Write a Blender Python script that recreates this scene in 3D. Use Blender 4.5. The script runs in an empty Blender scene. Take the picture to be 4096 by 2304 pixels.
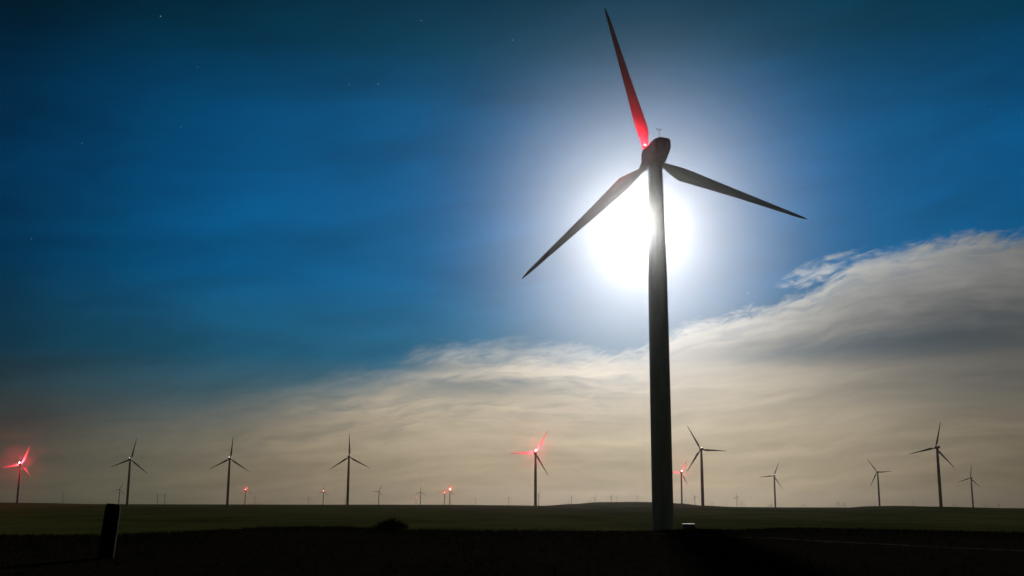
import bpy, bmesh, math, random
from mathutils import Vector, Matrix

random.seed(7)
sc = bpy.context.scene
col = sc.collection
rad, deg = math.radians, math.degrees

# ------------------------------------------------------------------ camera
EYE = 1.8                                   # camera height over the near ground (z = 0)
FPX = 4400.0                                # focal length in pixels of the 4096 px wide photograph
PITCH, ROLL = 11.14, 0.26
cam_d = bpy.data.cameras.new('camera')
cam = bpy.data.objects.new('camera', cam_d)
col.objects.link(cam)
cam_d.sensor_width = 36.0
cam_d.lens = 36.0 * FPX / 4096.0
cam_d.clip_start, cam_d.clip_end = 0.1, 60000.0
CAM_M = Matrix.Rotation(rad(90 + PITCH), 3, 'X') @ Matrix.Rotation(rad(ROLL), 3, 'Z')
cam.matrix_world = Matrix.Translation((0, 0, EYE)) @ CAM_M.to_4x4()
sc.camera = cam


def ray(x, y):
    """direction seen at pixel (x, y) of the 4096 x 2304 photograph"""
    return (CAM_M @ Vector(((x - 2048) / FPX, -(y - 1152) / FPX, -1))).normalized()


def azel(x, y):
    d = ray(x, y)
    return deg(math.atan2(d.x, d.y)), deg(math.asin(d.z))


# ------------------------------------------------------------------ moonlight (the one sun lamp) and exposure
MOON = ray(2562, 905)                       # the moon stands just left of the near tower
MOON_AZ, MOON_EL = deg(math.atan2(MOON.x, MOON.y)), deg(math.asin(MOON.z))
sd = bpy.data.lights.new('moonlight', 'SUN')
sd.energy = 1.35
sd.angle = rad(0.55)
sd.color = (1.0, 0.97, 0.92)
so = bpy.data.objects.new('moonlight', sd)
col.objects.link(so)
so.rotation_euler = (-MOON).to_track_quat('-Z', 'Y').to_euler()

sc.view_settings.view_transform = 'Standard'
sc.view_settings.look = 'None'
sc.view_settings.exposure = 0.0
sc.view_settings.gamma = 1.0
sc.cycles.max_bounces = 6
sc.cycles.volume_bounces = 0
sc.cycles.use_denoising = True


# ------------------------------------------------------------------ node helpers
class NT:
    def __init__(s, tree):
        s.t = tree

    def new(s, kind, **kw):
        n = s.t.nodes.new(kind)
        for k, v in kw.items():
            setattr(n, k, v)
        return n

    def link(s, a, b):
        s.t.links.new(a, b)

    def put(s, sock, v):
        if isinstance(v, bpy.types.NodeSocket):
            s.link(v, sock)
        else:
            sock.default_value = v

    def m(s, op, a, b=0.0, c=0.0, clamp=False):
        n = s.new('ShaderNodeMath', operation=op, use_clamp=clamp)
        for i, v in enumerate((a, b, c)):
            s.put(n.inputs[i], v)
        return n.outputs[0]

    def vm(s, op, a, b=None, out=0):
        n = s.new('ShaderNodeVectorMath', operation=op)
        s.put(n.inputs[0], a)
        if b is not None:
            s.put(n.inputs[1], b)
        return n.outputs[out]

    def xyz(s, x, y, z=0.0):
        n = s.new('ShaderNodeCombineXYZ')
        for i, v in enumerate((x, y, z)):
            s.put(n.inputs[i], v)
        return n.outputs[0]

    def smooth(s, v, a, b, lo=0.0, hi=1.0):
        n = s.new('ShaderNodeMapRange', interpolation_type='SMOOTHSTEP')
        for i, q in enumerate((v, a, b, lo, hi)):
            s.put(n.inputs[i], q)
        return n.outputs[0]

    def noise(s, vec, scale=1.0, detail=5.0, rough=0.55, dist=0.0):
        n = s.new('ShaderNodeTexNoise')
        s.put(n.inputs['Vector'], vec)
        n.inputs['Scale'].default_value = scale
        n.inputs['Detail'].default_value = detail
        n.inputs['Roughness'].default_value = rough
        n.inputs['Distortion'].default_value = dist
        return n.outputs['Fac']

    def ramp(s, fac, stops, interp='LINEAR'):
        n = s.new('ShaderNodeValToRGB')
        s.put(n.inputs[0], fac)
        cr = n.color_ramp
        cr.interpolation = interp
        while len(cr.elements) < len(stops):
            cr.elements.new(0.5)
        for e, (p, c) in zip(cr.elements, sorted(stops)):
            e.position = p
            e.color = (c[0], c[1], c[2], 1) if hasattr(c, '__len__') else (c, c, c, 1)
        return n.outputs[0]

    def curve(s, fac, pts):
        n = s.new('ShaderNodeFloatCurve')
        s.put(n.inputs['Value'], fac)
        cv = n.mapping.curves[0]
        n.mapping.use_clip = True
        pts = sorted(pts)
        while len(cv.points) < len(pts):
            cv.points.new(0.5, 0.5)
        for p, q in zip(cv.points, pts):
            p.location = q
            p.handle_type = 'AUTO_CLAMPED'
        n.mapping.update()
        return n.outputs[0]

    def mix(s, fac, a, b, blend='MIX'):
        n = s.new('ShaderNodeMix', data_type='RGBA', blend_type=blend)
        s.put(n.inputs[0], fac)
        for i, v in ((6, a), (7, b)):
            s.put(n.inputs[i], v if isinstance(v, bpy.types.NodeSocket) else (*v, 1))
        return n.outputs[2]

    def scale(s, c, f):
        n = s.new('ShaderNodeVectorMath', operation='SCALE')
        s.put(n.inputs[0], c)
        s.put(n.inputs['Scale'], f)
        return n.outputs[0]


# ------------------------------------------------------------------ the night sky (world)
def build_world():
    w = bpy.data.worlds.new('World')
    sc.world = w
    w.use_nodes = True
    t = w.node_tree
    t.nodes.clear()
    N = NT(t)
    d = N.vm('NORMALIZE', N.new('ShaderNodeTexCoord').outputs['Generated'])
    sep = N.new('ShaderNodeSeparateXYZ')
    N.link(d, sep.inputs[0])
    el = N.m('MULTIPLY', N.m('ARCSINE', sep.outputs[2]), 180 / math.pi)
    az = N.m('MULTIPLY', N.m('ARCTAN2', sep.outputs[0], sep.outputs[1]), 180 / math.pi)
    # angle from the moon, in degrees
    t_deg = N.m('MULTIPLY', N.m('ARCCOSINE', N.m('MINIMUM', N.vm('DOT_PRODUCT', d, tuple(MOON), 1), 1.0)), 180 / math.pi)
    tf = N.m('DIVIDE', t_deg, 180)

    # --- clear sky: deep moonlit blue
    elf = N.m('DIVIDE', N.m('MAXIMUM', el, 0.0), 40)
    blue = N.ramp(elf, [(0, (.23, .20, .14)), (3.4 / 40, (.17, .175, .15)), (5.5 / 40, (.06, .135, .17)), (7.5 / 40, (.012, .112, .20)),
                        (11.6 / 40, (.0, .100, .255)), (15.7 / 40, (.0, .092, .255)), (19.7 / 40, (.0, .070, .190)),
                        (23.6 / 40, (.0, .036, .076)), (26 / 40, (.0, .026, .054)), (1, (.0005, .014, .035))])
    fall_b = N.ramp(tf, [(0, 1.1), (14 / 180, 1.0), (20 / 180, .9), (26 / 180, .60), (31 / 180, .34), (36 / 180, .16), (42 / 180, .2), (70 / 180, .07), (1, .04)])
    streak = N.noise(N.xyz(N.m('DIVIDE', az, 9), N.m('DIVIDE', N.m('SUBTRACT', el, N.m('MULTIPLY', az, .12)), 2.2), 3.0), 1.0, 4, .55, .4)
    streak = N.m('MULTIPLY_ADD', streak, .9, 0.53)
    clear = N.scale(blue, N.m('MULTIPLY', fall_b, streak))

    # --- cloud sheet along the horizon: its upper edge runs by azimuth
    edge_px = [(-400, 1800), (0, 1735), (300, 1690), (640, 1640), (900, 1590), (1040, 1552), (1207, 1522), (1389, 1494), (1515, 1474), (1606, 1439),
               (1773, 1393), (1948, 1376), (2158, 1372), (2367, 1379), (2560, 1385), (2688, 1312), (2776, 1278), (2893, 1261),
               (2975, 1231), (3099, 1202), (3146, 1170), (3245, 1155), (3327, 1085), (3468, 1014), (3597, 991), (3697, 970),
               (3791, 941), (3891, 926), (4067, 929), (4400, 960)]
    pts = []
    for x, y in edge_px:
        a, e = azel(x, y)
        pts.append(((a + 40) / 80, e / 20))
    edge = N.m('MULTIPLY', N.curve(N.m('DIVIDE', N.m('ADD', az, 40), 80, clamp=True), pts), 20)
    under = N.m('SUBTRACT', edge, el)                                   # > 0 inside the sheet
    n_big = N.noise(N.xyz(N.m('DIVIDE', az, 3.2), N.m('DIVIDE', N.m('SUBTRACT', el, N.m('MULTIPLY', az, .18)), .9), 0.0), 1.0, 8, .6, .5)
    n_fine = N.noise(N.xyz(N.m('DIVIDE', az, 1.1), N.m('DIVIDE', N.m('SUBTRACT', el, N.m('MULTIPLY', az, .3)), .38), 7.0), 1.0, 8, .62, .8)
    wob = N.m('ADD', N.m('MULTIPLY_ADD', n_big, 1.5, -.75), N.m('MULTIPLY', N.m('MULTIPLY_ADD', n_fine, 1.0, -.5), N.smooth(az, -2, 10, 1.0, 1.9)))
    soft = N.m('ADD', N.smooth(az, -15, -3, 1.5, 0.0), N.smooth(az, 1, 8, 1.25, .55))     # thin and soft towards the left end
    v = N.m('DIVIDE', N.m('ADD', under, wob), soft)
    wisp = N.noise(N.xyz(N.m('DIVIDE', az, 2.6), N.m('DIVIDE', N.m('SUBTRACT', el, N.m('MULTIPLY', edge, .6)), .55), 19.0), 1.0, 7, .58, .45)
    film = N.m('MULTIPLY_ADD', wisp, 1.5, .18)                         # gaps near the upper edge, closed lower down
    film = N.m('MAXIMUM', N.m('MINIMUM', film, 1.0), N.smooth(N.m('ADD', under, N.smooth(az, 3, 9, 0, 2.5)), 1.0, 4.5))
    sheet = N.m('MULTIPLY', N.smooth(v, -.35, 1.5), film)
    # a torn-off puff over the sheet on the right
    pa, pe = azel(3290, 1080)
    px = N.m('DIVIDE', N.m('SUBTRACT', az, pa), 2.5)
    py = N.m('DIVIDE', N.m('SUBTRACT', N.m('SUBTRACT', el, pe), N.m('MULTIPLY', N.m('SUBTRACT', az, pa), .25)), .75)
    pr = N.m('ADD', N.m('MULTIPLY', px, px), N.m('MULTIPLY', py, py))
    puff = N.smooth(N.m('ADD', N.m('SUBTRACT', 1.0, pr), N.m('MULTIPLY_ADD', n_fine, 3.4, -1.75)), .0, 1.6, 0, .85)
    sheet = N.m('MAXIMUM', sheet, puff)
    # cloud light: warm and bright under the moon, grey-green far from it
    fall_w = N.ramp(tf, [(0, 1.0), (9 / 180, .97), (12 / 180, .86), (15 / 180, .75), (19 / 180, .57), (23 / 180, .40), (28 / 180, .28),
                         (34 / 180, .19), (60 / 180, .06), (1, .03)])
    warm = N.ramp(N.m('DIVIDE', el, 14, clamp=True), [(0, (.50, .385, .235)), (.25, (.58, .475, .325)), (.5, (.64, .55, .43)), (.75, (.52, .50, .46)), (1, (.44, .46, .46))])
    band = N.noise(N.xyz(N.m('DIVIDE', az, 10), N.m('DIVIDE', N.m('SUBTRACT', el, N.m('MULTIPLY', edge, .35)), 1.0), 11.0), 1.0, 6, .55, .35)
    tex = N.m('ADD', N.m('MULTIPLY_ADD', band, .75, .55), N.m('MULTIPLY_ADD', wisp, .42, -.2))
    # thin places in the sheet
    gap = 1.0
    for (x, y, rx, ry, k) in ((3870, 1330, 760, 150, .62), (1880, 1540, 330, 40, .3), (1640, 1462, 240, 24, .25), (3050, 1420, 330, 38, .2), (3450, 1390, 420, 60, .3), (4000, 1560, 520, 90, .3)):
        a0, e0 = azel(x, y)
        qx = N.m('DIVIDE', N.m('SUBTRACT', az, a0), rx / 76.8)
        qy = N.m('DIVIDE', N.m('SUBTRACT', N.m('ADD', el, N.m('MULTIPLY_ADD', wisp, 1.2, -.6)), e0), ry / 76.8)
        g = N.m('POWER', math.e, N.m('MULTIPLY', N.m('ADD', N.m('MULTIPLY', qx, qx), N.m('MULTIPLY', qy, qy)), -1.0))
        tex = N.m('MULTIPLY', tex, N.m('SUBTRACT', 1.0, N.m('MULTIPLY', g, k)))
        gap = N.m('MULTIPLY', gap, N.m('SUBTRACT', 1.0, N.m('MULTIPLY', g, .42 if x < 2500 else .13)))
    rim = N.m('MULTIPLY', N.m('POWER', math.e, N.m('MULTIPLY', N.m('ABSOLUTE', N.m('ADD', under, N.m('MULTIPLY', wob, .6))), -1.1)), N.smooth(t_deg, 26, 7, 0, .62))
    tex = N.m('ADD', tex, rim)
    tex = N.m('MULTIPLY', tex, N.smooth(az, 9, 25, 1.0, .62))
    warm = N.mix(N.smooth(t_deg, 20, 34), warm, N.vm('MULTIPLY', warm, (.86, 1.06, 1.08)))
    cloud = N.scale(warm, N.m('MULTIPLY', fall_w, tex))
    sky = N.mix(N.m('MULTIPLY', sheet, gap), clear, cloud)

    # --- light scattered around the moon by thin high cloud
    halo = N.m('MULTIPLY', N.m('POWER', math.e, N.m('MULTIPLY', N.m('POWER', N.m('DIVIDE', t_deg, 5.3), 2.0), -1.0)), .62)
    veil = N.m('MULTIPLY', N.m('POWER', math.e, N.m('DIVIDE', t_deg, -6.0)), .14)
    sky = N.scale(sky, N.m('SUBTRACT', 1.0, N.m('MULTIPLY', halo, 1.25, clamp=True)))      # the veil hides the blue behind it
    sky = N.vm('ADD', sky, N.scale((1.0, .97, 1.0), halo))
    sky = N.vm('ADD', sky, N.scale((.16, .72, 1.2), veil))
    gx_ = N.m('DIVIDE', N.m('SUBTRACT', az, MOON_AZ - .5), 5.5)
    gy_ = N.m('DIVIDE', N.m('SUBTRACT', el, MOON_EL - 5.0), 3.6)
    glow = N.m('MULTIPLY', N.m('POWER', math.e, N.m('MULTIPLY', N.m('ADD', N.m('MULTIPLY', gx_, gx_), N.m('MULTIPLY', gy_, gy_)), -1.0)), .17)
    sky = N.vm('ADD', sky, N.scale((1.0, .95, .95), glow))
    disc = N.smooth(t_deg, .29, .24)
    sky = N.vm('ADD', sky, N.scale((1.0, .97, .92), N.m('MULTIPLY', disc, 4.0)))

    # --- stars
    star = None
    for i, (x, y) in enumerate([(404, 41), (1060, 52), (1290, 101), (497, 168), (1000, 178), (1247, 189), (879, 213), (951, 211), (455, 320), (206, 361),
                                (758, 351), (79, 601), (1159, 830), (1881, 738), (2470, 95), (2494, 275), (2428, 300), (2570, 285), (1890, 463), (656, 545)]):
        s_ = N.vm('DISTANCE', d, tuple(ray(x * 1.59, y * 1.59)), 1)
        bright = .3 if i in (1, 2, 6, 7, 13, 0) else .10
        v_ = N.smooth(s_, .0007, .0002, 0, bright)
        star = v_ if star is None else N.m('ADD', star, v_)
    sky = N.vm('ADD', sky, N.scale((.75, .85, 1.0), star))

    # --- a trace of the physical sky with the moon as its sun
    ns = N.new('ShaderNodeTexSky', sky_type='NISHITA', sun_disc=False)
    ns.sun_elevation = rad(MOON_EL)
    ns.sun_rotation = rad(MOON_AZ)
    sky = N.vm('ADD', sky, N.scale(ns.outputs[0], .0002))

    bg = N.new('ShaderNodeBackground')
    N.link(sky, bg.inputs[0])
    bg.inputs[1].default_value = 1.0
    N.link(bg.outputs[0], N.new('ShaderNodeOutputWorld').inputs[0])


build_world()


# ------------------------------------------------------------------ materials
def material(name):
    m = bpy.data.materials.new(name)
    m.use_nodes = True
    N = NT(m.node_tree)
    return m, N, m.node_tree.nodes['Principled BSDF']


def paint(name, base, dirt, rough=.6, scale=.35, metal=0.0):
    m, N, b = material(name)
    p = N.new('ShaderNodeTexCoord').outputs['Object']
    mp = N.vm('MULTIPLY', p, (scale * 2.5, scale * 2.5, scale * .4))
    f = N.noise(mp, 1.0, 7, .62)
    N.link(N.ramp(f, [(.35, dirt), (.62, base)]), b.inputs['Base Color'])
    N.link(N.m('MULTIPLY_ADD', f, .3, rough - .15), b.inputs['Roughness'])
    b.inputs['Metallic'].default_value = metal
    return m


M_TOWER = paint('tower_paint', (.70, .70, .67), (.55, .54, .50))
M_BLADE = paint('blade_paint', (.62, .62, .60), (.52, .52, .49), .5)
M_NAC = paint('nacelle_paint', (.36, .35, .34), (.28, .27, .25))
M_STEEL = paint('galvanised_steel', (.45, .46, .46), (.30, .30, .29), .35, 2.0, .8)
M_BOX = paint('box_paint', (.10, .13, .09), (.06, .075, .055), .4, 1.5)
M_LID = paint('lid_paint', (.48, .49, .46), (.38, .38, .35), .6, 1.5, 0.0)


def lamp_glass(name, colour, power):
    m, N, b = material(name)
    b.inputs['Base Color'].default_value = (*colour, 1)
    b.inputs['Roughness'].default_value = .2
    b.inputs['Emission Color'].default_value = (*colour, 1)
    b.inputs['Emission Strength'].default_value = power
    return m


M_RED = lamp_glass('red_lamp_glass', (1.0, .13, .08), 500)
M_RED_NEAR = lamp_glass('near_red_lamp_glass', (1.0, .13, .09), 30)
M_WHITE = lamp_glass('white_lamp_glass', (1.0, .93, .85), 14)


def ground_material():
    m, N, b = material('ground_cover')
    p = N.new('ShaderNodeTexCoord').outputs['Object']
    sx = N.new('ShaderNodeSeparateXYZ')
    N.link(p, sx.inputs[0])
    att = N.new('ShaderNodeAttribute', attribute_name='near_zone')
    n1 = N.noise(p, .02, 6, .6)
    n2 = N.noise(p, .35, 8, .7)
    n3 = N.noise(p, 3.0, 5, .7)
    f = N.m('ADD', N.m('MULTIPLY', n1, .5), N.m('ADD', N.m('MULTIPLY', n2, .35), N.m('MULTIPLY', n3, .15)))
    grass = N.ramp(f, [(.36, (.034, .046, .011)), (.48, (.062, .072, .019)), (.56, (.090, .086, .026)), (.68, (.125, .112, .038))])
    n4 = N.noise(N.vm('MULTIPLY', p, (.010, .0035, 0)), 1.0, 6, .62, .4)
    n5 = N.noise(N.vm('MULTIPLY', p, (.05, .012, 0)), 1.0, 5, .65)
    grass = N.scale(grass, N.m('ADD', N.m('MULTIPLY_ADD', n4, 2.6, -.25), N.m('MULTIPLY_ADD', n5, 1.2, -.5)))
    near_dark = N.ramp(f, [(.36, (.010, .0095, .007)), (.52, (.022, .019, .014)), (.68, (.036, .030, .022))])  # near-black tones for the ground on the camera's side of the crest
    N.link(N.mix(N.smooth(N.m('ADD', att.outputs['Fac'], N.m('MULTIPLY_ADD', n2, .5, -.25)), .3, .7), grass, near_dark), b.inputs['Base Color'])
    b.inputs['Roughness'].default_value = .95
    b.inputs['Specular IOR Level'].default_value = 0.0
    bump = N.new('ShaderNodeBump')
    bump.inputs['Strength'].default_value = .8
    bump.inputs['Distance'].default_value = .12
    N.link(N.noise(p, 2.2, 8, .75), bump.inputs['Height'])
    N.link(bump.outputs[0], b.inputs['Normal'])
    return m


def track_material():
    m, N, b = material('worn_gravel')
    p = N.new('ShaderNodeTexCoord').outputs['Object']
    f = N.noise(p, 1.3, 8, .7)
    N.link(N.ramp(f, [(.34, (.02, .018, .014)), (.5, (.075, .066, .052)), (.7, (.15, .13, .10))]), b.inputs['Base Color'])
    b.inputs['Roughness'].default_value = .95
    b.inputs['Specular IOR Level'].default_value = 0.0
    return m


def wood_material():
    m, N, b = material('weathered_wood')
    p = N.new('ShaderNodeTexCoord').outputs['Object']
    f = N.noise(N.vm('MULTIPLY', p, (26, 26, 1.6)), 1.0, 8, .65, .3)
    N.link(N.ramp(f, [(.3, (.008, .006, .005)), (.55, (.018, .014, .011)), (.75, (.028, .023, .018))]), b.inputs['Base Color'])
    b.inputs['Roughness'].default_value = .9
    b.inputs['Specular IOR Level'].default_value = .03
    bump = N.new('ShaderNodeBump')
    bump.inputs['Strength'].default_value = .7
    bump.inputs['Distance'].default_value = .01
    N.link(f, bump.inputs['Height'])
    N.link(bump.outputs[0], b.inputs['Normal'])
    return m


def leaf_material(name, a, c):
    m, N, b = material(name)
    p = N.new('ShaderNodeTexCoord').outputs['Object']
    N.link(N.ramp(N.noise(p, 3.0, 4, .6), [(.35, a), (.65, c)]), b.inputs['Base Color'])
    b.inputs['Roughness'].default_value = .8
    b.inputs['Specular IOR Level'].default_value = 0.0
    return m


M_GROUND, M_TRACK, M_WOOD = ground_material(), track_material(), wood_material()
M_GRASS = leaf_material('dry_grass', (.03, .027, .015), (.075, .066, .036))
M_SAGE = leaf_material('dark_shrub_leaves', (.010, .012, .007), (.024, .026, .015))
M_STEM = leaf_material('shrub_stems', (.012, .010, .008), (.022, .018, .013))


# ------------------------------------------------------------------ mesh helpers
def link_mesh(name, bm, mat, parent=None, smooth=True):
    me = bpy.data.meshes.new(name)
    bmesh.ops.recalc_face_normals(bm, faces=bm.faces)
    bm.to_mesh(me)
    bm.free()
    if smooth:
        for p in me.polygons:
            p.use_smooth = True
        me.set_sharp_from_angle(angle=rad(34))
    me.materials.append(mat)
    o = bpy.data.objects.new(name, me)
    col.objects.link(o)
    o.parent = parent
    return o


def tag(o, label=None, cat=None, group=None, kind=None):
    for k, v in (('label', label), ('category', cat), ('group', group), ('kind', kind)):
        if v:
            o[k] = v


def loft(bm, rings, cap=True):
    """rings: lists of equal length of points; joins them by quads"""
    vs = [[bm.verts.new(p) for p in r] for r in rings]
    n = len(vs[0])
    for a, b in zip(vs, vs[1:]):
        for i in range(n):
            bm.faces.new((a[i], a[(i + 1) % n], b[(i + 1) % n], b[i]))
    if cap:
        bm.faces.new(vs[0])
        bm.faces.new(vs[-1])


def circle(r, z, n=32):
    return [(r * math.cos(2 * math.pi * i / n), r * math.sin(2 * math.pi * i / n), z) for i in range(n)]


def box(bm, x0, x1, y0, y1, z0, z1, bevel=0.0):
    r = bmesh.ops.create_cube(bm, size=1.0)
    for v in r['verts']:
        v.co = Vector(((x0 + x1) / 2 + v.co.x * (x1 - x0), (y0 + y1) / 2 + v.co.y * (y1 - y0), (z0 + z1) / 2 + v.co.z * (z1 - z0)))
    if bevel:
        es = {e for v in r['verts'] for e in v.link_edges}
        bmesh.ops.bevel(bm, geom=list(es), offset=bevel, segments=2, affect='EDGES', profile=.5)


# ------------------------------------------------------------------ terrain
def interp(tab, x):
    if x <= tab[0][0]:
        return tab[0][1]
    for (a, u), (b, v) in zip(tab, tab[1:]):
        if x <= b:
            t = (x - a) / (b - a)
            t = t * t * (3 - 2 * t)
            return u + (v - u) * t
    return tab[-1][1]


def below(x, y, dist):
    """height over sea (z) of what is seen at pixel (x, y) at this ground distance"""
    d = ray(x, y)
    return EYE + dist * d.z / math.hypot(d.x, d.y)


def az_of(x, y=2018):
    return azel(x, y)[0]


PLAIN = -4.5
# edge of the dark ground the camera stands on: ground distance by azimuth
CREST = [(az_of(x), EYE / math.tan(rad(-azel(x, y)[1]))) for x, y in
         ((-300, 2156), (0, 2154), (400, 2153), (700, 2139), (900, 2126), (1100, 2114), (1350, 2112), (1500, 2118), (1650, 2127), (1900, 2130), (2300, 2132),
          (2600, 2131), (2780, 2122), (2950, 2124), (3190, 2116), (3450, 2121), (3760, 2129), (4096, 2137), (4500, 2142))]
# feet of the middle-distance turbines give the lie of the plain
MID = [(az_of(x), below(x, y, d)) for x, y, d in
       ((-400, 2034, 1950), (68, 2030, 1950), (510, 2025, 1850), (909, 2029, 1780), (1391, 2028, 1730), (2143, 2031, 1570), (2810, 2031, 1500), (3300, 2036, 1500),
        (3762, 2027, 1480), (4096, 2036, 1480), (4600, 2040, 1480))]
# the skyline, a line of low swells about three kilometres off
SKY = [(az_of(x), below(x, y, 3000)) for x, y in
       ((-400, 2006), (0, 2010), (160, 2012), (360, 2016), (620, 2017), (1100, 2018), (1600, 2018.5), (1800, 2019), (2048, 2021), (2170, 2023), (2286, 2016),
        (2400, 2008.5), (2550, 2007.5), (2640, 2009), (2728, 2014), (2810, 2022), (2950, 2028), (3100, 2030.5), (3390, 2030), (3470, 2024.5), (3590, 2023),
        (3750, 2026.5), (3840, 2030.5), (4096, 2033), (4600, 2036))]


def hill_noise(x, y):
    from mathutils import noise
    return noise.noise(Vector((x / 210, y / 260, 0))) * .55 + noise.noise(Vector((x / 60, y / 70, 4))) * .14


def sstep(a, b, v):
    t = max(0.0, min(1.0, (v - a) / (b - a)))
    return t * t * (3 - 2 * t)


def terrain(x, y):
    from mathutils import noise
    r = math.hypot(x, y)
    a = deg(math.atan2(x, y))
    if a < -90 or a > 90:
        a = 180 - abs(a) if a > 0 else -(180 - abs(a))
    c = interp(CREST, a)
    rough = noise.noise(Vector((x / 3.1, y / 3.1, 2))) * .035 + noise.noise(Vector((x / .9, y / .9, 5))) * .012
    near = rough - .12 * sstep(2, 25, r) + .12 * sstep(25, c, r)
    h = near + (PLAIN - near) * sstep(c, c + 95, r)
    w = sstep(420, 1450, r)
    h += (interp(MID, a) - PLAIN) * w
    h += hill_noise(x, y) * sstep(170, 420, r) * (1 - .8 * sstep(1200, 2000, r))
    w2 = sstep(1900, 3000, r)
    h += (interp(SKY, a) - interp(MID, a)) * w2
    h += (-13 - interp(SKY, a)) * sstep(3050, 4600, r)
    return h


R_OUT = 13500.0


def build_ground():
    radii = [0.0]
    r = 1.0
    while r < R_OUT:
        radii.append(r)
        r *= 1.045 if r < 40 else (1.022 if r < 110 else 1.035)
    radii.append(R_OUT)
    angs = []
    a = -180.0
    while a < 180.0:
        angs.append(a)
        a += .30 if -33 <= a < 33 else 3.0
    bm = bmesh.new()
    lay = bm.verts.layers.float.new('near_zone')
    rows = []
    for r in radii[1:]:
        row = []
        for a in angs:
            x, y = r * math.sin(rad(a)), r * math.cos(rad(a))
            v = bm.verts.new((x, y, terrain(x, y)))
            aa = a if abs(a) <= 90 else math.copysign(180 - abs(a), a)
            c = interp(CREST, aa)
            v[lay] = 1 - sstep(c + 8, c + 30, r)  # full inside the crest, fading out just beyond it
            row.append(v)
        rows.append(row)
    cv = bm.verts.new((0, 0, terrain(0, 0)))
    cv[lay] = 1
    n = len(angs)
    for i in range(n):
        bm.faces.new((cv, rows[0][i], rows[0][(i + 1) % n]))
    for p, q in zip(rows, rows[1:]):
        for i in range(n):
            bm.faces.new((p[i], q[i], q[(i + 1) % n], p[(i + 1) % n]))
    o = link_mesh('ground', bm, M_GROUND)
    tag(o, 'dark open grassland with near-black ground in front and low swells on the skyline', 'ground', kind='structure')
    return o


build_ground()


def build_track():
    """the worn pale wheel line that crosses the dark foreground on the right"""
    pts = []
    for x, y in ((2600, 2136), (2700, 2140), (2900, 2145), (3101, 2152), (3280, 2161), (3459, 2171), (3700, 2182), (4000, 2196), (4300, 2210), (4700, 2232)):
        d = ray(x, y)
        k = EYE / -d.z
        pts.append(Vector((d.x * k, d.y * k, 0)))
    fine = []
    for a, b in zip(pts, pts[1:]):
        m = max(2, int((b - a).length / .8))
        fine += [a.lerp(b, i / m) for i in range(m)]
    fine.append(pts[-1])
    bm = bmesh.new()
    prev = None
    for i, p in enumerate(fine):
        w = .14 + .10 * random.random()
        q = fine[min(i + 1, len(fine) - 1)] - fine[max(i - 1, 0)]
        s = Vector((-q.y, q.x, 0)).normalized() * w
        row = []
        for k in (-1, 0, 1):
            c = p + s * k
            row.append(bm.verts.new((c.x, c.y, terrain(c.x, c.y) + (.05 if k == 0 else .012))))
        if prev:
            for k in range(2):
                bm.faces.new((prev[k], prev[k + 1], row[k + 1], row[k]))
        prev = row
    o = link_mesh('dirt_track', bm, M_TRACK)
    tag(o, 'thin pale worn track line across the dark foreground on the right', 'track', kind='structure')


build_track()


def build_grass():
    """short rough grass along the crest of the dark ground and beyond it"""
    bm = bmesh.new()
    rnd = random.Random(3)
    count = 0
    while count < 15000:
        a = rnd.uniform(-28, 28)
        c = interp(CREST, a)
        r = c + rnd.gauss(0, 9) if rnd.random() < .6 else rnd.uniform(9, c + 10)
        if r < 7:
            continue
        x, y = r * math.sin(rad(a)), r * math.cos(rad(a))
        z = terrain(x, y) - .02
        big = rnd.random() < .06
        for _ in range(5 if big else 3):
            h = rnd.uniform(.08, .20) * (1.7 if big else 1)
            t = rnd.uniform(0, 6.283)
            lean = rnd.uniform(.02, .14)
            bx, by = x + rnd.uniform(-.12, .12), y + rnd.uniform(-.12, .12)
            w = rnd.uniform(.008, .016)
            p = bm.verts.new((bx - w * math.cos(t), by - w * math.sin(t), z))
            q = bm.verts.new((bx + w * math.cos(t), by + w * math.sin(t), z))
            e = bm.verts.new((bx + lean * math.sin(t), by - lean * math.cos(t), z + h))
            bm.faces.new((p, q, e))
        count += 1
    o = link_mesh('grass', bm, M_GRASS, smooth=False)
    tag(o, 'short rough dry grass tufts over the dark foreground', 'grass', kind='stuff')


build_grass()


# ------------------------------------------------------------------ the leaning post and the low shrub
def build_post():
    dist = 42.0
    top = ray(286 * 1.59, 1268 * 1.59)
    k = dist / math.hypot(top.x, top.y)
    tp = Vector((top.x * k, top.y * k, EYE + top.z * k))
    lean = math.tan(rad(4.3))
    ah = Vector((top.x, top.y, 0)).normalized()
    side = Vector((ah.y, -ah.x, 0))
    gx = tp - side * (lean * tp.z)
    gz = terrain(gx.x, gx.y)
    base = Vector((gx.x, gx.y, gz))
    root = bpy.data.objects.new('wooden_post', None)
    col.objects.link(root)
    root.location = base
    axis = (tp - base)
    root.rotation_euler = axis.to_track_quat('Z', 'Y').to_euler()
    tag(root, 'dark leaning wooden post standing in the foreground at left', 'post')
    L = axis.length
    bm = bmesh.new()
    rnd = random.Random(4)
    rings = []
    for i in range(15):
        z = -.35 + (L + .35) * i / 14
        ring = []
        for j in range(16):
            t = 2 * math.pi * j / 16
            c, s = math.cos(t), math.sin(t)
            q = (abs(c) ** 5 + abs(s) ** 5) ** (-1 / 5)
            r = .262 * q * (1 + rnd.uniform(-.03, .03)) * (1.04 - .05 * i / 14)
            if i == 14:
                r *= .86
            ring.append((r * c, r * s, z + (rnd.uniform(-.012, .012) if i >= 13 else 0)))
        rings.append(ring)
    loft(bm, rings)
    link_mesh('timber', bm, M_WOOD, root)


build_post()


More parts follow.
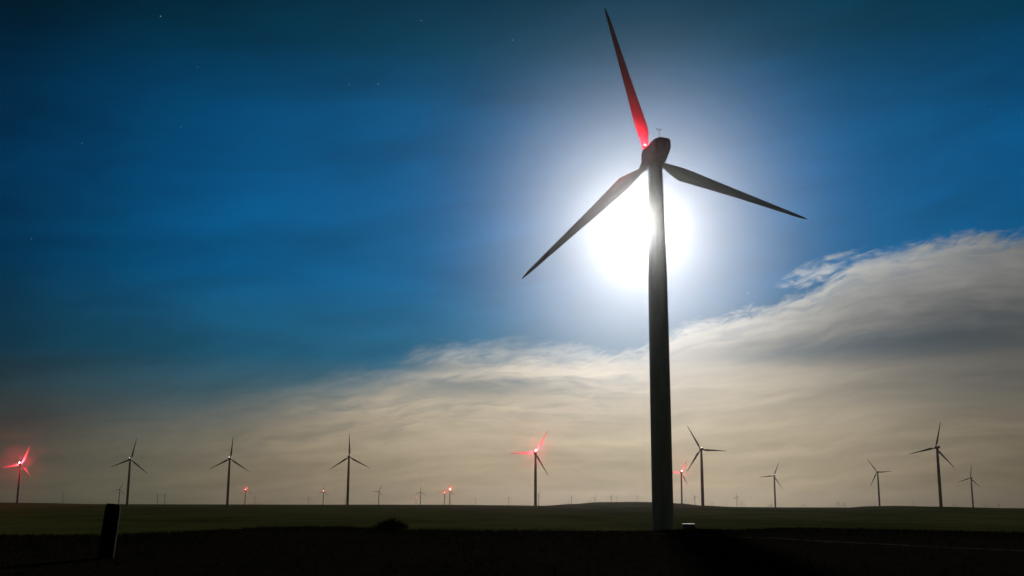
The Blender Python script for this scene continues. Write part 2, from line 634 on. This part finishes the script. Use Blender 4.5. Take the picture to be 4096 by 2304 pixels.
def build_shrub():
    a = az_of(985 * 1.59)
    r = interp(CREST, a) - 1.5
    x, y = r * math.sin(rad(a)), r * math.cos(rad(a))
    root = bpy.data.objects.new('low_shrub', None)
    col.objects.link(root)
    root.location = (x, y, terrain(x, y))
    tag(root, 'low dark rounded shrub on the edge of the dark foreground', 'shrub')
    rnd = random.Random(11)
    stems, leaves = bmesh.new(), bmesh.new()
    for i in range(64):
        t = rnd.uniform(0, 6.283)
        sp = rnd.random() ** .6
        out = Vector((math.cos(t) * sp * 1.25, math.sin(t) * sp * .9, .16 + .56 * (1 - sp * sp * .85) * rnd.uniform(.55, 1.3)))
        p0 = Vector((rnd.uniform(-.15, .15), rnd.uniform(-.15, .15), -.05))
        mid = p0.lerp(out, .55) + Vector((0, 0, .08))
        for a_, b_, r0, r1 in ((p0, mid, .014, .009), (mid, out, .009, .003)):
            q = (b_ - a_).to_track_quat('Z', 'Y')
            ring = lambda c, rr: [tuple(c + q @ Vector((rr * math.cos(u), rr * math.sin(u), 0))) for u in (0, 1.57, 3.14, 4.71)]
            loft(stems, [ring(a_, r0), ring(b_, r1)])
        for k in range(60):
            c = mid.lerp(out, rnd.uniform(.1, 1.12)) + Vector((rnd.gauss(0, .09), rnd.gauss(0, .09), rnd.gauss(0, .06)))
            c.z = max(c.z, .02)
            u = Vector((rnd.gauss(0, 1), rnd.gauss(0, 1), rnd.gauss(0, .8))).normalized()
            v = u.cross(Vector((rnd.gauss(0, 1), rnd.gauss(0, 1), rnd.gauss(0, 1)))).normalized()
            s = rnd.uniform(.03, .06)
            leaves.faces.new([leaves.verts.new(c + u * s), leaves.verts.new(c + v * s * .4), leaves.verts.new(c - u * s), leaves.verts.new(c - v * s * .4)])
    link_mesh('stems', stems, M_STEM, root)
    link_mesh('foliage', leaves, M_SAGE, root, smooth=False)


build_shrub()


# ------------------------------------------------------------------ wind turbines
HUB = 80.0
YAW = rad(2.0)


def tower_mesh():
    bm = bmesh.new()
    prof = [(2.32, -1.5), (2.32, .25), (2.16, .26), (2.15, 2.0)]
    for z in (10, 20, 26.9):
        prof.append((2.15 - .05 * z / 26.9, z))
    prof += [(2.13, 27.0), (2.13, 27.25), (2.095, 27.3), (2.06, 38), (1.98, 50), (1.95, 53.2), (1.985, 53.3), (1.985, 53.55), (1.945, 53.6), (1.80, 62), (1.62, 71), (1.46, 77.6), (1.6, 77.7), (1.6, 78.15)]
    loft(bm, [circle(r, z, 40) for r, z in prof])
    return bm


def superring(y, w, z0, z1, n=32, p=4.5):
    pts = []
    zc, hh = (z0 + z1) / 2, (z1 - z0) / 2
    for i in range(n):
        t = 2 * math.pi * i / n
        c, s = math.cos(t), math.sin(t)
        q = (abs(c) ** p + abs(s) ** p) ** (-1 / p)
        pts.append((w * q * c, y, zc + hh * q * s))
    return pts


def nacelle_mesh():
    bm = bmesh.new()
    loft(bm, [superring(y, w, a, b) for y, w, a, b in
              ((-6.75, 1.3, -.35, 1.35), (-6.6, 1.62, -.7, 1.66), (-6.2, 1.8, -.95, 1.8), (-4.5, 1.98, -1.35, 1.9), (-2.2, 2.15, -1.72, 1.95),
               (0, 2.4, -1.92, 1.95), (1.9, 2.45, -1.92, 1.92), (2.9, 2.3, -1.8, 1.84), (3.2, 1.9, -1.6, 1.62))])
    # roof hatch rail and vent
    box(bm, -.6, .6, -5.7, -4.4, 1.86, 2.12, .06)
    return bm


def hub_mesh():
    """spinner, its axis along +y, centred on the rotor centre"""
    bm = bmesh.new()
    rings = []
    for y, r in ((-1.25, 1.25), (-1.0, 1.5), (-.3, 1.62), (.6, 1.6), (1.2, 1.42), (1.7, 1.1), (2.05, .65), (2.18, .2)):
        rings.append([(r * math.cos(2 * math.pi * i / 28), y, r * math.sin(2 * math.pi * i / 28)) for i in range(28)])
    loft(bm, rings)
    return bm


def blade_mesh():
    """one blade pointing along +z from the rotor centre"""
    bm = bmesh.new()
    st = [(1.1, 1.0, 1.0, 0), (1.9, 1.0, 1.0, 0), (3.0, 1.2, .85, 12), (5.0, 2.1, .45, 16), (7.5, 3.05, .27, 14), (10, 2.85, .24, 11), (15, 2.35, .21, 7),
          (21, 1.8, .19, 4), (27, 1.35, .17, 2), (32, 1.0, .16, 1), (36, .68, .15, 0), (37.6, .40, .14, 0), (38.3, .12, .14, 0)]
    n = 18
    rings = []
    for z, c, th, tw in st:
        if c <= 1.0 and z < 2.5:
            ch, off = 1.9, 0.0
        else:
            ch, off = c, (c - 1.9) * .28 if z < 8 else (c - 1.9) * .22
        ring = []
        for i in range(n):
            t = 2 * math.pi * i / n
            u = math.cos(t)
            thick = th * ch / 2
            if z > 3.5:
                v = math.sin(t) * (1 - .55 * max(0, u) ** 1.0)          # thinner trailing edge
            else:
                v = math.sin(t)
            x, y = u * ch / 2 + off, v * thick
            ca, sa = math.cos(rad(tw)), math.sin(rad(tw))
            ring.append((x * ca - y * sa, x * sa + y * ca + .00045 * z * z, z))
        rings.append(ring)
    loft(bm, rings)
    return bm


def lamp_shield_base_mesh(s=1.0):
    bm = bmesh.new()
    loft(bm, [circle(r * s, z * s, 20) for r, z in ((.16, 0), (.16, .42), (.75, .44), (.78, .50), (.3, .52), (.3, .58))])  # stand with a wide plate added to block the lamp's downward light
    return bm


def lens_mesh(s=1.0):
    bm = bmesh.new()
    loft(bm, [circle(r * s, z * s, 16) for r, z in ((.26, .58), (.28, .70), (.27, .95), (.20, 1.10), (.06, 1.16))])
    return bm


ME = {}


def shared(key, maker, mat, smooth=True):
    """mesh data built once, shared by every turbine"""
    if key not in ME:
        o = link_mesh(key, maker(), mat, smooth=smooth)
        ME[key] = o.data
        bpy.data.objects.remove(o)
    return ME[key]


def part(name, me, parent, loc=(0, 0, 0), rot=(0, 0, 0)):
    o = bpy.data.objects.new(name, me)
    col.objects.link(o)
    o.parent = parent
    o.location = loc
    o.rotation_euler = rot
    return o


def turbine(x, y, z, spin, label, group, lamp=None, power=0.0, yaw=YAW, lamp_at=(0, -6.0, 1.75), lamp_size=1.0):
    root = bpy.data.objects.new('wind_turbine', None)
    col.objects.link(root)
    root.location = (x, y, z)
    root.rotation_euler = (0, 0, yaw)
    tag(root, label, 'wind turbine', group)
    part('tower', shared('tower', tower_mesh, M_TOWER), root)
    part('nacelle', shared('nacelle', nacelle_mesh, M_NAC), root, (0, 0, HUB))
    hub = part('rotor_hub', shared('rotor_hub', hub_mesh, M_BLADE), root, (0, 4.5, HUB), (rad(-4), 0, 0))
    for k in range(3):
        part('blade', shared('blade', blade_mesh, M_BLADE), root, (0, 4.5, HUB), (rad(-4), rad(spin + 120 * k), 0))
    if lamp:
        near = lamp == 'near'
        base = part('warning_lamp', shared('lamp_shield_base%s' % lamp_size, lambda: lamp_shield_base_mesh(lamp_size), M_STEEL), root, (lamp_at[0], lamp_at[1], HUB + lamp_at[2]))
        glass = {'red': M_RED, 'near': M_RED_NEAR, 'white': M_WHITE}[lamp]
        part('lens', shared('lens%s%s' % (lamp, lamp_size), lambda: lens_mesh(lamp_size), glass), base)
        if power:
            ld = bpy.data.lights.new('lamp_light', 'POINT')
            ld.energy = power
            ld.color = (1.0, .025, .05)
            ld.shadow_soft_size = .12
            lo = bpy.data.objects.new('lamp_light', ld)
            col.objects.link(lo)
            lo.parent = base
            lo.location = (0, 0, 1.40 * lamp_size)
    return root


def ground_at(px, py, dist):
    a = rad(azel(px, py)[0])
    x, y = dist * math.sin(a), dist * math.cos(a)
    return x, y, terrain(x, y)


# the near turbine in front of the moon
d_ = ray(2632, 620)
D_NEAR = (HUB + PLAIN - EYE) / (d_.z / math.hypot(d_.x, d_.y))
nx, ny, nz = ground_at(2650, 2000, D_NEAR)
main = turbine(nx, ny, nz, -13, 'huge near wind turbine standing in front of the moon glow', 'wind turbines', 'near', 5200,
               yaw=rad(7.0), lamp_at=(-1.85, 1.2, 1.80), lamp_size=.8)
bm = bmesh.new()                                        # wind mast on the nacelle roof
loft(bm, [[(.045 * math.cos(u), .045 * math.sin(u), z) for u in (0, 1.26, 2.5, 3.77, 5.0)] for z in (0, 2.1)])
box(bm, -.5, .5, -.035, .035, 1.7, 1.77)
for s in (-.5, .5):
    loft(bm, [[(s + .09 * math.cos(u), .09 * math.sin(u), z) for u in (0, 1.05, 2.1, 3.14, 4.19, 5.24)] for z in (1.78, 2.02)])
part('wind_mast', link_mesh('wind_mast', bm, M_STEEL).data, main, (-.4, -5.2, HUB + 2.1))
for o in [o for o in bpy.data.objects if o.name == 'wind_mast' and o.parent is None]:
    bpy.data.objects.remove(o)

# middle-distance and far turbines: hub pixel, foot pixel (None: hidden behind the skyline), blade angle, lamp
FIELD = [
    # middle distance
    (82, 1857, 2030, 20, 'red', 300000, 'mid-size turbine with glaring red lamp, alone at the far left edge'),
    (521, 1837, 2025, 10, 'white', 0, 'mid-size turbine rising just behind the leaning wooden post'),
    (919, 1834, 2029, 4, 'white', 0, 'mid-size turbine just left of a small red-lit turbine, white glint on its hub'),
    (1396, 1827, 2028, -2, None, 0, 'mid-size unlit turbine in line above the low shrub'),
    (2142, 1811, 2031, 30, 'red', 200000, 'mid-size turbine with red lamp left of the huge near tower'),
    (2724.6, 1889, 2019, 30, 'red', 130000, 'red-lit turbine tucked against the right side of the huge near tower'),
    (2805, 1797, 2031, -27, 'white', 0, 'mid-size unlit turbine next right of the red-lit one by the huge tower'),
    (3096.6, 1903, 2030, 25, 'white', 0, 'smaller turbine alone in the gap right of the near turbine group'),
    (3510.5, 1888, 2024, -33, None, 0, 'smaller turbine on the low rise left of the tallest right-hand turbine'),
    (3748, 1790, 2027, 17, None, 0, 'tallest of the turbines on the right, blades up, left and down'),
    (3884, 1912, 2033, 12, None, 0, 'last small turbine at the far right of the skyline'),
    # small ones behind the skyline
    (253, 1979, None, 60, None, 0, 'tiny turbine with upright Y blades between the left-edge red lamp and the post'),
    (479, 1957, None, 20, None, 0, 'tiny turbine directly above the top of the leaning post'),
    (631, 1981, None, 75, None, 0, 'left one of two tiny turbines standing close together'),
    (660, 1980, None, 30, None, 0, 'right one of two tiny turbines standing close together'),
    (982, 1960, None, 0, 'red', 45000, 'tiny red-lit turbine right of the mid-size one with a white glint'),
    (1020, 1988, None, 5, None, 0, 'faint tiny turbine just right of the single tiny red-lit one'),
    (1235, 2000, None, 0, None, 0, 'very faint tiny turbine left of the small one with a pink lamp'),
    (1294, 1966, None, 8, 'red', 0, 'small turbine with pinpoint pink lamp left of the shrub-line turbine'),
    (1380, 1994, None, 25, None, 0, 'very faint tiny turbine hard against the left of the shrub-line turbine'),
    (1516, 1965, None, 25, None, 0, 'small turbine with one raised blade right of the shrub-line turbine'),
    (1664, 1990, None, 40, 'red', 4000, 'lowest pale-lit tiny turbine just left of a bladed small turbine'),
    (1682, 1967, None, 5, None, 0, 'small unlit turbine beside a lower pale lamp'),
    (1778, 1972, None, 50, 'red', 45000, 'lower and left one of the close pair of tiny red-lit turbines'),
    (1800, 1960, None, 20, 'red', 45000, 'higher and right one of the close pair of tiny red-lit turbines'),
    (1902, 1994, None, 60, None, 0, 'tiny Y-bladed turbine next right of the pair of red lamps'),
    (2035, 1992, None, 55, None, 0, 'tiny Y-bladed turbine midway between the red lamp pair and the big red lamp'),
    (2154.5, 1978, None, 25, None, 0, 'small turbine half hidden behind the red-lit one left of the near tower'),
    (2286.5, 1987, None, 56, None, 0, 'small Y-bladed turbine at the left foot of the low hill'),
    (2379, 1991, None, 35, None, 0, 'faint tiny turbine on the left slope of the low hill'),
    (2444.7, 1987, None, 30, None, 0, 'small dark turbine on top of the low hill'),
    (2779, 1986, None, -38, None, 0, 'tiny turbine between the near red lamp and the mid-size turbine'),
    (2947, 1986, None, -8, None, 0, 'small clear turbine alone right of the near turbine group'),
]
lift = 0.0
for hx, hy, fy, spin, lamp, power, label in FIELD:
    d = ray(hx, hy)
    te = d.z / math.hypot(d.x, d.y)
    lo, hi = 500.0, 13000.0
    for _ in range(40):                                 # the ground distance at which an 80 m hub stands on this line of sight
        mid = (lo + hi) / 2
        x, y, z = ground_at(hx, hy, mid)
        if (z + HUB - EYE) / mid > te:
            lo = mid
        else:
            hi = mid
    x, y, z = ground_at(hx, hy, lo)
    turbine(x, y, z - .2, spin, label, 'wind turbines', lamp, power, lamp_size=2.0 if lamp == 'red' else .8)

# the farthest ones: too small to show their parts
MAST = []


def far_mesh():
    bm = bmesh.new()
    loft(bm, [circle(r, z, 10) for r, z in ((2.2, -6), (2.1, 30), (1.8, 60), (1.5, 78))])
    loft(bm, [superring(y, w, HUB - 1.8, HUB + 1.8, 12) for y, w in ((-6.2, 1.6), (3, 1.9), (6, 1.0))])
    b = blade_mesh()
    me = bpy.data.meshes.new('tmp')
    b.to_mesh(me)
    b.free()
    for k in range(3):
        n0 = len(bm.verts)
        bm.from_mesh(me)
        bm.verts.ensure_lookup_table()
        M = Matrix.Translation((0, 4.5, HUB)) @ Matrix.Rotation(rad(120 * k), 4, 'Y')
        for v in list(bm.verts)[n0:]:
            v.co = M @ v.co
    bpy.data.meshes.remove(me)
    return bm


FAR = [
    (2276, 2003, 'pale far turbine stub beside the Y-bladed turbine at the hill foot'),
    (2359, 2003, 'shortest pale turbine stub on the left slope of the low hill'),
    (2466, 1991, 'thin far turbine just right of the dark one on the hilltop'),
    (2541, 2001, 'shorter of two pale stubs on the hill near the huge tower'),
    (2551, 1988, 'taller of two pale stubs on the hill near the huge tower'),
    (2741, 2010, 'pale stub right of the red-lit turbine by the huge tower'),
    (2850, 2014, 'first faint stub right of the mid-size turbine beyond the huge tower'),
    (2903, 2017, 'faint stub left of the small clear turbine'),
    (2965, 2013, 'nearest faint stub right of the small clear turbine'),
    (2977, 2017, 'lowest faint stub right of the small clear turbine'),
    (3078, 2021, 'lower of two stubs left of the lone turbine in the gap'),
    (3087, 2018, 'higher of two stubs left of the lone turbine in the gap'),
    (3216, 2018, 'faint stub on the flat skyline right of the lone turbine in the gap'),
    (3352, 2013, 'left one of two faint stubs before the low right-hand rise'),
    (3379, 2016, 'right one of two faint stubs before the low right-hand rise'),
    (3497, 2015, 'faint stub at the left of the turbine on the low rise'),
    (3653, 2012, 'faint stub on the rise left of the tallest right-hand turbine'),
    (3819, 2016, 'faint stub between the two turbines farthest right'),
    (3944, 2024, 'low stub right of the last small turbine'),
    (3996, 2020, 'last far stub near the right edge of the skyline'),
]
for i, (hx, hy, label) in enumerate(FAR):
    dist = 12300 - 90 * (i % 5)
    d = ray(hx, hy)
    te = d.z / math.hypot(d.x, d.y)
    x, y, z = ground_at(hx, hy, dist)
    o = part('wind_turbine', shared('far_turbine', far_mesh, M_TOWER), None, (x, y, EYE + te * dist - HUB), (0, 0, YAW))
    tag(o, label, 'wind turbine', 'far turbines on the skyline')


# ------------------------------------------------------------------ transformer box beside the near tower
def build_box():
    x, y, z = ground_at(2754, 2120, D_NEAR - 4)
    root = bpy.data.objects.new('transformer_box', None)
    col.objects.link(root)
    root.location = (x, y, z)
    root.rotation_euler = (0, 0, rad(-7))
    tag(root, 'squat dark transformer box with bright moonlit lid beside the near tower foot', 'transformer')
    bm = bmesh.new()
    box(bm, -1.2, 1.2, -.9, .9, -.4, .15, .03)
    link_mesh('pad', bm, M_STEEL, root, False)
    bm = bmesh.new()
    box(bm, -1.1, 1.1, -.8, .8, .15, 2.68, .03)
    for i in range(7):
        box(bm, 1.1, 1.28, -.65 + i * .2, -.62 + i * .2, .4, 2.3)
    link_mesh('cabinet', bm, M_BOX, root, False)
    for s in (-1, 1):
        bm = bmesh.new()
        a, b = sorted((s * .03, s * 1.04))
        box(bm, a, b, -.835, -.803, .25, 2.55, .012)
        dr = link_mesh('door', bm, M_BOX, root, False)
        bm = bmesh.new()
        box(bm, s * .12 - .02, s * .12 + .02, -.875, -.836, 1.25, 1.5, .008)
        link_mesh('handle', bm, M_STEEL, dr, False)
    bm = bmesh.new()
    box(bm, -1.2, 1.2, -.95, .92, 2.68, 2.75, .008)
    for v in bm.verts:                                  # the lid falls towards the front
        v.co.z += .006 * (v.co.y + .95)
    link_mesh('lid', bm, M_LID, root, False)


build_box()


# ------------------------------------------------------------------ night haze
def build_haze():
    bm = bmesh.new()
    box(bm, -14200, 14200, -14200, 14200, -60, 135)
    m = bpy.data.materials.new('haze_air')
    m.use_nodes = True
    t = m.node_tree
    t.nodes.clear()
    v = t.nodes.new('ShaderNodeVolumePrincipled')
    v.inputs['Color'].default_value = (.92, .94, .98, 1)
    v.inputs['Density'].default_value = 3.0e-5
    v.inputs['Anisotropy'].default_value = .98
    t.links.new(v.outputs[0], t.nodes.new('ShaderNodeOutputMaterial').inputs['Volume'])
    o = link_mesh('haze', bm, m, smooth=False)
    tag(o, 'thin night haze over the whole plain', 'haze', kind='stuff')


build_haze()
